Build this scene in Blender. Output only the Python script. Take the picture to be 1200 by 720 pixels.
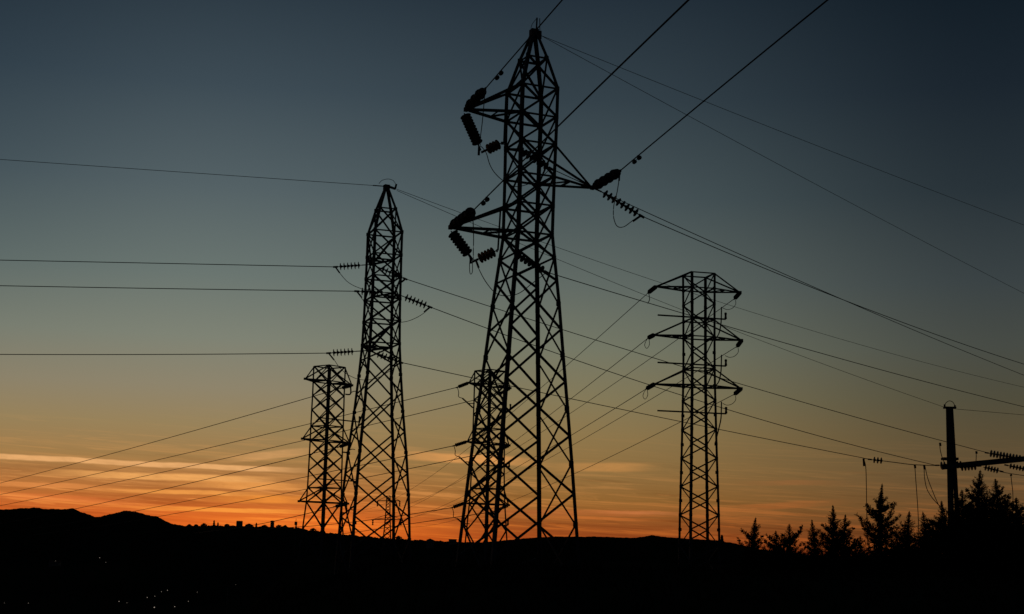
import bpy, math, random
from mathutils import Vector, Matrix
random.seed(7)
for o in list(bpy.data.objects): bpy.data.objects.remove(o)
S = bpy.context.scene
COL = S.collection
R = math.radians

# ------------------------------------------------------------------ camera
F = 1650.0                       # focal length in pixels of a 1200 px wide frame
PITCH = math.atan(280/F); ROLL = R(1.2); EYE = 1.7
fwd = Vector((0, math.cos(PITCH), math.sin(PITCH)))
up0 = Vector((0, -math.sin(PITCH), math.cos(PITCH)))
rt0 = Vector((1, 0, 0))
up = up0*math.cos(ROLL) - rt0*math.sin(ROLL)
rt = rt0*math.cos(ROLL) + up0*math.sin(ROLL)
EYEV = Vector((0, 0, EYE))
cd = bpy.data.cameras.new('camera'); cam = bpy.data.objects.new('camera', cd); COL.objects.link(cam)
cd.sensor_width = 36; cd.lens = 36*F/1200; cd.clip_end = 30000; cd.clip_start = 0.1
cam.matrix_world = Matrix.Translation(EYEV) @ Matrix((rt, up, -fwd)).transposed().to_4x4()
S.camera = cam
S.view_settings.view_transform = 'Standard'; S.view_settings.look = 'None'
S.view_settings.gamma = 1; S.view_settings.exposure = 0; S.view_settings.use_curve_mapping = False

def ray(px, py): return fwd + rt*((px-600)/F) - up*((py-360)/F)
def P(px, py, Y):                # the point seen at that pixel at forward distance Y
    r = ray(px, py); return EYEV + r*(Y/r.y)
def proj(p):
    d = Vector(p)-EYEV; k = d.dot(fwd)
    return 600+F*d.dot(rt)/k, 360-F*d.dot(up)/k
def mpp(p): return (Vector(p)-EYEV).dot(fwd)/F      # metres per pixel at a point
def level_Y(px, py, z):
    r = ray(px, py); return (z-EYE)/r.z*r.y

# ------------------------------------------------------------------ sky
W = bpy.data.worlds.new('World'); S.world = W; W.use_nodes = True
nt = W.node_tree; nt.nodes.clear()
def N(t, **kw):
    n = nt.nodes.new(t)
    for k, v in kw.items(): setattr(n, k, v)
    return n
def lk(a, b): nt.links.new(a, b)
def M(op, a, b=None, c=None, clamp=False):
    n = N('ShaderNodeMath', operation=op); n.use_clamp = clamp
    for i, v in enumerate((a, b, c)):
        if v is None: continue
        if isinstance(v, (int, float)): n.inputs[i].default_value = v
        else: lk(v, n.inputs[i])
    return n.outputs[0]
def srgb(c):
    return tuple(((v/255)/12.92 if v/255 <= 0.04045 else ((v/255+0.055)/1.055)**2.4) for v in c)
def smooth(v, a, b):
    n = N('ShaderNodeMapRange', interpolation_type='SMOOTHSTEP'); n.clamp = True
    lk(v, n.inputs[0]); n.inputs[1].default_value = a; n.inputs[2].default_value = b
    return n.outputs[0]
def mix(f, a, b, mode='MIX'):
    n = N('ShaderNodeMix', data_type='RGBA', blend_type=mode)
    if isinstance(f, (int, float)): n.inputs[0].default_value = f
    else: lk(f, n.inputs[0])
    for s, v in ((n.inputs[6], a), (n.inputs[7], b)):
        if isinstance(v, tuple): s.default_value = (*v, 1)
        else: lk(v, s)
    return n.outputs[2]
tc = N('ShaderNodeTexCoord'); sx = N('ShaderNodeSeparateXYZ'); lk(tc.outputs['Generated'], sx.inputs[0])
X, Y_, Z = sx.outputs
az = M('MULTIPLY', M('ARCTAN2', X, Y_), 57.2958)            # degrees, 0 straight ahead, + to the right
el = M('MULTIPLY', M('ARCSINE', Z), 57.2958)                # degrees above the horizon
def ramp(stops):
    n = N('ShaderNodeValToRGB'); n.color_ramp.interpolation = 'B_SPLINE' if False else 'LINEAR'
    m = N('ShaderNodeMapRange'); m.clamp = True; lk(el, m.inputs[0]); m.inputs[1].default_value = -2; m.inputs[2].default_value = 40
    lk(m.outputs[0], n.inputs[0])
    e = n.color_ramp.elements
    while len(e) > 1: e.remove(e[-1])
    for i, (d, c) in enumerate(stops):
        q = e[0] if i == 0 else e.new((d+2)/42)
        q.position = (d+2)/42; q.color = (*srgb(c), 1)
    return n.outputs[0]
SKY_L = [(-2, (150, 48, 16)), (0, (214, 84, 26)), (0.8, (214, 98, 36)), (1.8, (184, 110, 52)), (3.2, (162, 124, 74)), (4.5, (152, 130, 90)),
         (6, (142, 132, 108)), (8, (126, 130, 116)), (10.5, (106, 117, 112)), (14, (84, 97, 101)), (18, (61, 75, 84)), (22, (43, 56, 66)), (27, (30, 42, 54)), (40, (18, 28, 40))]
SKY_M = [(-2, (110, 38, 14)), (0, (156, 62, 22)), (0.8, (152, 80, 33)), (1.8, (147, 100, 47)), (3.2, (145, 113, 66)), (4.5, (142, 119, 77)),
         (6, (132, 122, 90)), (8, (117, 120, 102)), (10.5, (98, 107, 101)), (14, (74, 87, 90)), (18, (53, 66, 74)), (22, (37, 49, 59)), (27, (27, 38, 50)), (40, (16, 26, 38))]
SKY_R = [(-2, (60, 28, 14)), (0, (88, 47, 22)), (0.8, (96, 62, 32)), (1.8, (102, 73, 42)), (3.2, (97, 77, 50)), (4.5, (89, 77, 54)),
         (6, (79, 76, 60)), (8, (71, 75, 69)), (10.5, (58, 66, 68)), (14, (40, 50, 56)), (18, (27, 37, 46)), (22, (17, 28, 37)), (27, (14, 24, 33)), (40, (12, 20, 30))]
cl, cm, cr = ramp(SKY_L), ramp(SKY_M), ramp(SKY_R)
sky = mix(smooth(az, -12, 3), cl, cm)
sky = mix(smooth(az, 1.5, 20), sky, cr)
# far left the light falls off again, and the sky opposite the afterglow is night blue
sky = mix(M('MULTIPLY', smooth(az, -12, -24), smooth(el, 3, 16)), sky, mix(1.0, sky, (0.62, 0.68, 0.74), 'MULTIPLY'))
back = M('MULTIPLY', smooth(M('ABSOLUTE', az), 24, 75), 1.0)
night = mix(smooth(el, 0, 40), (0.010, 0.011, 0.014), (0.004, 0.007, 0.012))
sky = mix(back, sky, night)
# cirrus: long flat streaks low over the horizon
def streaks(sa, se, off, detail=6, rough=.6, dist=0.6):
    cx = N('ShaderNodeCombineXYZ')
    lk(M('MULTIPLY', az, sa), cx.inputs[0]); lk(M('ADD', M('MULTIPLY', el, se), M('MULTIPLY', az, se*0.045)), cx.inputs[1]); cx.inputs[2].default_value = off
    n = N('ShaderNodeTexNoise'); n.inputs['Scale'].default_value = 1; n.inputs['Detail'].default_value = detail
    n.inputs['Roughness'].default_value = rough; n.inputs['Distortion'].default_value = dist
    lk(cx.outputs[0], n.inputs['Vector']); return n.outputs['Fac']
n1 = streaks(0.11, 2.6, 3.1, 7, .62, .5); n2 = streaks(0.26, 6.5, 9.4, 7, .68, .9); n3 = streaks(0.07, .9, 21.7, 4, .5, .4)
lowband = M('MULTIPLY', smooth(el, 5.6, 1.2), M('SUBTRACT', 1.0, back))
b1 = M('MULTIPLY', M('MULTIPLY', smooth(n1, .50, .61), smooth(n3, .36, .58)), lowband)
b2 = M('MULTIPLY', M('MULTIPLY', smooth(n2, .52, .64), lowband), .7)
n4 = streaks(.20, 9.5, 55.3, 6, .6, .5)
b1 = M('MULTIPLY', b1, M('ADD', .30, M('MULTIPLY', smooth(n4, .44, .56), .70)))
bright = M('MULTIPLY', M('MAXIMUM', b1, b2), M('ADD', .55, M('MULTIPLY', smooth(el, 3.4, 1.4), .45)))
fall = M('ADD', .50, M('MULTIPLY', smooth(az, 6, -9), .50))
cloudc = mix(smooth(az, -4, 12), mix(smooth(el, 0.4, 2.6), srgb((255, 138, 44)), srgb((244, 170, 96))), mix(smooth(el, 0.6, 3.4), srgb((206, 108, 44)), srgb((196, 138, 78))))
sky = mix(M('MULTIPLY', M('MULTIPLY', bright, fall), .72), sky, cloudc)
d1 = M('MULTIPLY', M('MULTIPLY', smooth(n1, .47, .34), smooth(el, 4.5, 1.0)), .75)
sky = mix(d1, sky, mix(1.0, sky, (.70, .62, .58), 'MULTIPLY'))
d2 = M('MULTIPLY', M('MULTIPLY', smooth(n2, .46, .30), smooth(el, 4.0, .6)), .6)
sky = mix(d2, sky, mix(1.0, sky, (.72, .62, .56), 'MULTIPLY'))
# strongest glow where the sun went down
glow = M('MULTIPLY', M('MULTIPLY', smooth(az, -17, -9), smooth(az, 1, -8)), smooth(el, 2.2, -.2))
sky = mix(M('MULTIPLY', glow, .5), sky, srgb((255, 128, 40)))
# condensation trails: thin nearly level bands of given azimuth range, elevation and slope
def pix_ae(px, py):
    r = ray(px, py).normalized(); return math.degrees(math.atan2(r.x, r.y)), math.degrees(math.asin(r.z))
WOB = [M('MULTIPLY', M('SUBTRACT', streaks(.5, .2, 31, 3, .6, 0), .5), .16)]
BRK = [M('ADD', .30, M('MULTIPLY', streaks(.9, 3.0, q, 5, .7, .3), 1.2)) for q in (34, 50)]
def trail(p0, p1, w, col, amt, seed):
    global sky
    a0, e0 = pix_ae(*p0); a1, e1 = pix_ae(*p1); k = (e1-e0)/(a1-a0)
    line = M('ADD', M('MULTIPLY', M('SUBTRACT', az, a0), k), e0)
    wob = WOB[0]
    d = M('ABSOLUTE', M('SUBTRACT', el, M('ADD', line, wob)))
    w *= .8; f = M('MULTIPLY', smooth(d, w, w*.45), M('MULTIPLY', smooth(az, a0-2.2, a0+2.2), smooth(az, a1+1.6, a1-1.6)))
    f = M('MULTIPLY', f, BRK[seed//2 % 2], clamp=True)
    sky = mix(M('MULTIPLY', f, amt), sky, srgb(col))
trail((-60, 532), (340, 551), .17, (240, 178, 114), .85, 31)
trail((80, 555), (300, 562), .22, (250, 178, 100), .8, 41)
trail((230, 567), (345, 571), .24, (250, 168, 86), .7, 47)
trail((270, 584), (350, 586), .26, (255, 156, 60), .7, 53)
trail((290, 536), (352, 530), .26, (240, 176, 112), .6, 57)
trail((0, 580), (140, 588), .20, (232, 124, 60), .5, 59)
trail((480, 534), (610, 541), .30, (236, 162, 90), .7, 63)
trail((680, 548), (740, 548), .30, (222, 152, 82), .6, 67)
trail((726, 601), (772, 602), .10, (226, 140, 86), .6, 71)
trail((560, 600), (780, 603), .20, (200, 110, 56), .4, 73)
trail((900, 566), (960, 566), .16, (176, 104, 56), .35, 79)
trail((-20, 566), (120, 572), .16, (236, 148, 78), .6, 83)
trail((150, 575), (300, 579), .14, (255, 168, 80), .7, 89)
trail((200, 596), (350, 600), .14, (255, 160, 64), .8, 97)
trail((280, 608), (420, 611), .10, (255, 140, 50), .6, 101)
trail((640, 606), (760, 610), .10, (214, 118, 52), .5, 103)
trail((860, 596), (960, 590), .22, (176, 98, 46), .45, 107)
bg = N('ShaderNodeBackground'); lk(sky, bg.inputs[0]); bg.inputs[1].default_value = 1.0
wo = N('ShaderNodeOutputWorld'); lk(bg.outputs[0], wo.inputs[0])

# last of the sun, already behind the far hills to the left of the middle
sd = bpy.data.lights.new('sun', 'SUN'); sd.energy = 0.02; sd.angle = R(0.5); sd.color = (1, .55, .3)
sun = bpy.data.objects.new('sun', sd); COL.objects.link(sun)
sdir = Vector((math.sin(R(-11)), math.cos(R(-11)), math.sin(R(.4))))
sun.rotation_euler = sdir.to_track_quat('Z', 'Y').to_euler()

# ------------------------------------------------------------------ materials
def mat(name, col, col2=None, rough=.8, scale=4., metal=0., bump=0., emit=None, es=0):
    m = bpy.data.materials.new(name); m.use_nodes = True; t = m.node_tree; b = t.nodes['Principled BSDF']
    b.inputs['Roughness'].default_value = rough; b.inputs['Metallic'].default_value = metal
    b.inputs['Specular IOR Level'].default_value = .25
    tcn = t.nodes.new('ShaderNodeTexCoord'); n = t.nodes.new('ShaderNodeTexNoise'); n.inputs['Scale'].default_value = scale; n.inputs['Detail'].default_value = 6
    t.links.new(tcn.outputs['Object'], n.inputs['Vector'])
    r = t.nodes.new('ShaderNodeValToRGB'); r.color_ramp.elements[0].position = .3; r.color_ramp.elements[1].position = .7
    r.color_ramp.elements[0].color = (*col, 1); r.color_ramp.elements[1].color = (*(col2 or tuple(c*.6 for c in col)), 1)
    t.links.new(n.outputs['Fac'], r.inputs[0]); t.links.new(r.outputs[0], b.inputs['Base Color'])
    if bump:
        bn = t.nodes.new('ShaderNodeBump'); bn.inputs['Strength'].default_value = bump; t.links.new(n.outputs['Fac'], bn.inputs['Height']); t.links.new(bn.outputs[0], b.inputs['Normal'])
    if emit: b.inputs['Emission Color'].default_value = (*emit, 1); b.inputs['Emission Strength'].default_value = es
    return m
STEEL = mat('weathered_steel', (.075, .075, .078), (.045, .042, .04), .75, 3)
WIRE = mat('oxidised_aluminium', (.05, .05, .052), (.035, .035, .035), .8, 8)
GLASS = mat('dark_glazed_insulator', (.05, .04, .035), (.03, .025, .02), .6, 20)
CONC = mat('concrete', (.13, .125, .115), (.08, .078, .07), .95, 5, bump=.3)
GROUND = mat('dry_grass_and_soil', (.036, .040, .020), (.022, .021, .014), 1, .35, bump=.6)
GROUND.node_tree.nodes['Principled BSDF'].inputs['Specular IOR Level'].default_value = 0
HILL = mat('wooded_hillside', (.025, .032, .018), (.014, .018, .010), 1, .01, bump=.5)
HILL.node_tree.nodes['Principled BSDF'].inputs['Specular IOR Level'].default_value = 0
LEAF = mat('conifer_needles', (.022, .036, .018), (.012, .022, .010), 1, 5)
BARK = mat('bark', (.05, .035, .025), (.03, .022, .016), 1, 12, bump=.5)
WALL = mat('plastered_wall', (.22, .20, .17), (.15, .135, .12), .95, .8)
ROOF = mat('clay_roof_tiles', (.16, .07, .045), (.09, .045, .03), .95, 2)
PANE = mat('window_glass', (.03, .03, .035), (.02, .02, .02), .3, 1)
LAMP = mat('lamp_glow', (.8, .7, .6), (.8, .7, .6), .5, 1, emit=(1, .82, .66), es=.3)

# ------------------------------------------------------------------ mesh helpers
class MB:
    def __init__(s): s.v = []; s.f = []
    def add(s, vs, fs):
        b = len(s.v); s.v += [tuple(v) for v in vs]; s.f += [tuple(i+b for i in f) for f in fs]
    def frame(s, p0, p1, ref=None):
        d = (p1-p0).normalized(); r = ref or (Vector((0, 0, 1)) if abs(d.z) < .9 else Vector((0, 1, 0)))
        a = d.cross(r)
        if a.length < 1e-4: a = d.cross(Vector((1, 0, 0)))
        a.normalize(); return d, a, a.cross(d).normalized()
    def prism(s, p0, p1, prof0, prof1=None, ref=None):
        p0, p1 = Vector(p0), Vector(p1)
        if (p1-p0).length < 1e-5: return
        d, a, b = s.frame(p0, p1, ref); prof1 = prof1 or prof0; n = len(prof0)
        vs = [p0+a*x+b*y for x, y in prof0]+[p1+a*x+b*y for x, y in prof1]
        s.add(vs, [(i, (i+1) % n, n+(i+1) % n, n+i) for i in range(n)]+[tuple(range(n-1, -1, -1)), tuple(range(n, 2*n))])
    def bar(s, p0, p1, w, h=None, ref=None):
        h = h or w; s.prism(p0, p1, [(-w/2, -h/2), (w/2, -h/2), (w/2, h/2), (-w/2, h/2)], ref=ref)
    def angle(s, p0, p1, w, ref=None):        # rolled steel angle section
        t = max(w*.16, .012); h = w/2
        s.prism(p0, p1, [(-h, -h), (h, -h), (h, -h+t), (-h+t, -h+t), (-h+t, h), (-h, h)], ref=ref)
    def tube(s, pts, r, n=6, r1=None):
        pts = [Vector(p) for p in pts]; m = len(pts); vs = []
        for i, p in enumerate(pts):
            q0 = pts[max(0, i-1)]; q1 = pts[min(m-1, i+1)]; d, a, b = s.frame(q0, q1)
            rr = r if r1 is None else r+(r1-r)*i/(m-1)
            vs += [p+(a*math.cos(2*math.pi*k/n)+b*math.sin(2*math.pi*k/n))*rr for k in range(n)]
        fs = [(i*n+k, i*n+(k+1) % n, (i+1)*n+(k+1) % n, (i+1)*n+k) for i in range(m-1) for k in range(n)]
        fs += [tuple(range(n-1, -1, -1)), tuple(range((m-1)*n, m*n))]; s.add(vs, fs)
    def lathe(s, p0, p1, prof, n=12):          # prof: (distance along, radius)
        p0, p1 = Vector(p0), Vector(p1); d, a, b = s.frame(p0, p1); vs = []
        for t, r in prof: vs += [p0+d*t+(a*math.cos(2*math.pi*k/n)+b*math.sin(2*math.pi*k/n))*max(r, .002) for k in range(n)]
        m = len(prof)
        fs = [(i*n+k, i*n+(k+1) % n, (i+1)*n+(k+1) % n, (i+1)*n+k) for i in range(m-1) for k in range(n)]
        fs += [tuple(range(n-1, -1, -1)), tuple(range((m-1)*n, m*n))]; s.add(vs, fs)
    def box(s, c, sx, sy, sz, rz=0):
        c = Vector(c); ca, sa = math.cos(rz), math.sin(rz); vs = []
        for x, y, z in ((-1,-1,-1),(1,-1,-1),(1,1,-1),(-1,1,-1),(-1,-1,1),(1,-1,1),(1,1,1),(-1,1,1)):
            x *= sx/2; y *= sy/2; vs.append(c+Vector((x*ca-y*sa, x*sa+y*ca, z*sz/2)))
        s.add(vs, [(0,3,2,1),(4,5,6,7),(0,1,5,4),(1,2,6,5),(2,3,7,6),(3,0,4,7)])
    def build(s, name, m, parent=None, origin=None, smooth=False):
        me = bpy.data.meshes.new(name); o0 = Vector(origin) if origin is not None else (parent_world(parent) if parent else Vector((0,0,0)))
        me.from_pydata([tuple(Vector(v)-o0) for v in s.v], [], s.f); me.update()
        me.materials.append(m)
        if smooth: me.polygons.foreach_set('use_smooth', [True]*len(me.polygons))
        o = bpy.data.objects.new(name, me); COL.objects.link(o)
        if parent: o.parent = parent; o.location = o0-parent_world(parent)
        else: o.location = o0
        return o
def parent_world(p):
    v = Vector((0, 0, 0))
    while p: v += p.location; p = p.parent
    return v
def tag(o, label=None, cat=None, group=None, kind=None):
    for k, v in (('label', label), ('category', cat), ('group', group), ('kind', kind)):
        if v: o[k] = v
    return o
def empty(name, loc, label, cat, group=None):
    o = bpy.data.objects.new(name, None); COL.objects.link(o); o.location = loc; o.empty_display_size = .5
    return tag(o, label, cat, group)

# ------------------------------------------------------------------ terrain
def sst(a, b, x):
    t = min(1, max(0, (x-a)/(b-a))); return t*t*(3-2*t)
def hnoise(x, y):
    return (math.sin(x*.031+1.3)*math.cos(y*.027+.4)+.5*math.sin(x*.083+y*.061)+.25*math.sin(x*.21-y*.17+2))
def ground_z(x, y):
    d = math.hypot(x, y)
    u = -x-1.2-.135*max(y, 0)+ (0.4*math.sin(y*.05))*sst(20, 60, d)
    drop = 46*(1-math.exp(-max(0, u)*1.15/46))
    drop = max(drop, 46*sst(175, 420, y)) if y > 175 else drop
    bank = 1.15*math.exp(-((y-31)/11)**2)*sst(.5, -3, u)
    n = hnoise(x, y)
    z = -drop+bank + .10*n*sst(6, 30, d) + 2.2*n*sst(300, 900, d)
    z += .06*math.sin(x*1.7+y*.9)*math.cos(y*1.3-x*.4)*sst(5, 20, d)*sst(600, 200, d)
    return z
mb = MB(); NA = 360; radii = [0.0]; r = 1.5
while r < 14000: radii.append(r); r *= 1.055
vs = [(0, 0, ground_z(0, 0))]
for r in radii[1:]:
    for k in range(NA):
        a = 2*math.pi*k/NA
        # finer steps in front of the viewer
        aa = a - .72*math.sin(a) if True else a
        x, y = r*math.sin(aa), r*math.cos(aa); vs.append((x, y, ground_z(x, y)))
fs = [(0, 1+(k+1) % NA, 1+k) for k in range(NA)]
for i in range(len(radii)-2):
    b0 = 1+i*NA; b1 = b0+NA
    fs += [(b0+k, b0+(k+1) % NA, b1+(k+1) % NA, b1+k) for k in range(NA)]
mb.add(vs, fs); tag(mb.build('ground', GROUND, smooth=True), kind='structure')

def ridge(name, pts, Y, depth, zb, jag, seed, Yf=None):
    """a range of hills whose crest runs through the given skyline points, with slopes in front and behind"""
    rnd = random.Random(seed); crest = []
    x = pts[0][0]
    ph = [rnd.uniform(0, 6) for _ in range(6)]
    while x <= pts[-1][0]:
        for (xa, ya), (xb, yb) in zip(pts, pts[1:]):
            if xa <= x <= xb: t = (x-xa)/(xb-xa); yy = ya+(yb-ya)*t; break
        yy += jag*(math.sin(x*.31+ph[0])*.4+math.sin(x*.83+ph[1])*.3+math.sin(x*1.9+ph[2])*.25+rnd.uniform(-.3, .3))
        Yc = Y*(1+.06*math.sin(x*.01+ph[3])); crest.append(P(x, yy, Yc)); x += 1.5
    rows = []
    prof = [(-1, 0), (-.8, .10), (-.6, .26), (-.4, .48), (-.2, .78), (-.08, .94), (0, 1), (.1, .9), (.3, .66), (.6, .3), (1, 0)]
    for t, h in prof:
        row = []
        for i, c in enumerate(crest):
            g = 1+.10*math.sin(i*.11+t*5+ph[4])*(1-abs(h-.5)*2) if 0 < h < 1 else 1
            n = math.sin(i*.07+ph[5]+t*3)*.12*(1 if abs(t) not in (0,) else 0)
            yn = c.y+(t+n*.5)*depth; row.append(Vector((c.x*yn/c.y, yn, zb+(c.z-zb)*h*min(g, 1.0))))
            if t == 0: row[-1] = c
        rows.append(row)
    mb = MB(); n = len(crest); vs = [v for r_ in rows for v in r_]
    mb.add(vs, [(j*n+i, j*n+i+1, (j+1)*n+i+1, (j+1)*n+i) for j in range(len(prof)-1) for i in range(n-1)])
    return tag(mb.build(name, HILL, smooth=True), kind='structure')
ridge('hills', [(-260, 606), (-120, 600), (-40, 601), (0, 597.5), (15, 596.5), (40, 595), (52, 596.5), (70, 597), (86, 596), (95, 600), (112, 606), (120, 605), (134, 601.5), (148, 598.5),
      (158, 599.5), (170, 603), (184, 605.5), (193, 610), (203, 614.5), (215, 616), (260, 620), (330, 628), (400, 640)], 3600, 1500, -60, .6, 5)
ridge('town_hill', [(150, 628), (190, 619), (214, 616.5), (262, 616), (300, 617), (340, 617.6), (380, 624), (410, 627), (460, 631.5), (520, 634.5), (560, 636), (640, 641), (700, 650)], 1500, 500, -60, .9, 11)
ridge('low_ridge', [(480, 646), (540, 637), (575, 635), (600, 632.5), (622, 630.5), (650, 629), (700, 629), (740, 630.5), (756, 629), (764, 627), (774, 629), (800, 631), (840, 633.5), (862, 637), (884, 643), (940, 650), (1300, 662)], 900, 250, -55, .35, 17)

# ------------------------------------------------------------------ insulators, wires
def insulator(mb, p0, p1, rad0=.165, pitch=.165, ends=.12, alt=1):
    p0, p1 = Vector(p0), Vector(p1); L = (p1-p0).length; n = max(2, int(round((L-2*ends)/pitch))); pt = (L-2*ends)/n
    prof = [(0, .025), (ends, .025)]
    for i in range(n):
        t = ends+i*pt; rad = rad0*(1 if i % 2 else alt)
        prof += [(t+.02*pt, .07), (t+.22*pt, .08), (t+.30*pt, rad), (t+.42*pt, rad*.97), (t+.58*pt, .06), (t+.6*pt, .03)]
    prof += [(L-ends, .025), (L, .025)]
    mb.lathe(p0, p1, prof, 12)
def istring(parent, p0, p1, rad=.165, pitch=.165, label=None, alt=1):
    mb = MB(); insulator(mb, p0, p1, rad, pitch, alt=alt); o = mb.build('insulator_string', GLASS, parent)
    if label: o['label'] = label
    p0, p1 = Vector(p0), Vector(p1); d = (p1-p0).normalized()
    m2 = MB(); m2.bar(p1-d*.1, p1+d*.18, .06, .1); m2.build('clamp', STEEL, o); return o
def spline(pts, sub=8):
    out = []; n = len(pts)
    for i in range(n-1):
        p0 = pts[max(0, i-1)]; p1 = pts[i]; p2 = pts[i+1]; p3 = pts[min(n-1, i+2)]
        for k in range(sub):
            t = k/sub; out.append(.5*((2*p1)+(p2-p0)*t+(2*p0-5*p1+4*p2-p3)*t*t+(3*p1-p0-3*p2+p3)*t**3))
    return out+[pts[-1]]
def bars(parent, name, *items):
    for p, q, w in items: mb = MB(); mb.bar(p, q, w); mb.build(name, STEEL, parent)
def jumper(parent, pts, r=.022, label=None, name='jumper_cable'):
    mb = MB(); mb.tube(spline([Vector(p) for p in pts], 6), r, 6); o = mb.build(name, WIRE, parent)
    if label: o['label'] = label
    return o
WIRES = []
def fitquad(ts, zs):
    # least-squares quadratic through both end points
    t0, t1 = ts[0], ts[-1]; z0, z1 = zs[0], zs[-1]; num = den = 0
    for t, z in zip(ts[1:-1], zs[1:-1]):
        lin = z0+(z1-z0)*(t-t0)/(t1-t0); q = (t-t0)*(t-t1); num += (z-lin)*q; den += q*q
    k = num/den if den else 0
    return lambda t: z0+(z1-z0)*(t-t0)/(t1-t0)+k*(t-t0)*(t-t1)
def wire(label, start, pix, Yend, r=.022, group=None, extra=0, name='power_line', cat='power line', back=0, seg=60):
    """a hanging conductor: starts at a 3D point, lies in the vertical plane that meets pixel pix[-1] at distance Yend"""
    start = Vector(start); end = P(*pix[-1], Yend); d = Vector((end.x-start.x, end.y-start.y)); L = d.length; d /= L
    nrm = Vector((-d.y, d.x)); ts, zs = [0], [start.z]
    for p in pix[:-1]:
        rr = ray(*p); k = (Vector((start.x, start.y)).dot(nrm))/(rr.x*nrm.x+rr.y*nrm.y); q = EYEV+rr*k
        t = Vector((q.x-start.x, q.y-start.y)).dot(d)
        if 0 < t < L: ts.append(t); zs.append(q.z)
    ts.append(L); zs.append(end.z); f = fitquad(ts, zs); T = L+extra
    pts = []
    for i in range(seg+1):
        t = T*(i/seg); pts.append(Vector((start.x+d.x*t, start.y+d.y*t, f(t) if t <= L else f(L)+(f(L)-f(L-1))*(t-L)*.8)))
    mb = MB(); mb.tube(pts, r, 5); o = mb.build(name, WIRE, origin=start); tag(o, label, cat, group); o['_f'] = 0; del o['_f']
    WIRES.append((label, pts)); return o, pts
def damper(parent, pts, i0, size=.3):
    a, b = pts[i0], pts[i0+1]; d = (b-a).normalized(); mb = MB(); c = a-Vector((0, 0, .10)); s = d.cross(Vector((0, 0, 1))).normalized()
    mb.bar(a+Vector((0, 0, .03)), c, .05)
    q = [c-d*size+s*.03-Vector((0, 0, .06)), c-d*size*.5, c, c+d*size*.5, c+d*size+s*.03-Vector((0, 0, .06))]
    mb.tube(q, .012, 5)
    for e, sg in ((q[0], -1), (q[-1], 1)): mb.lathe(e-d*.11, e+d*.11, [(0, .03), (.03, .08), (.19, .085), (.22, .03)], 8)
    mb.build('vibration_damper', STEEL, parent)

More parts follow.
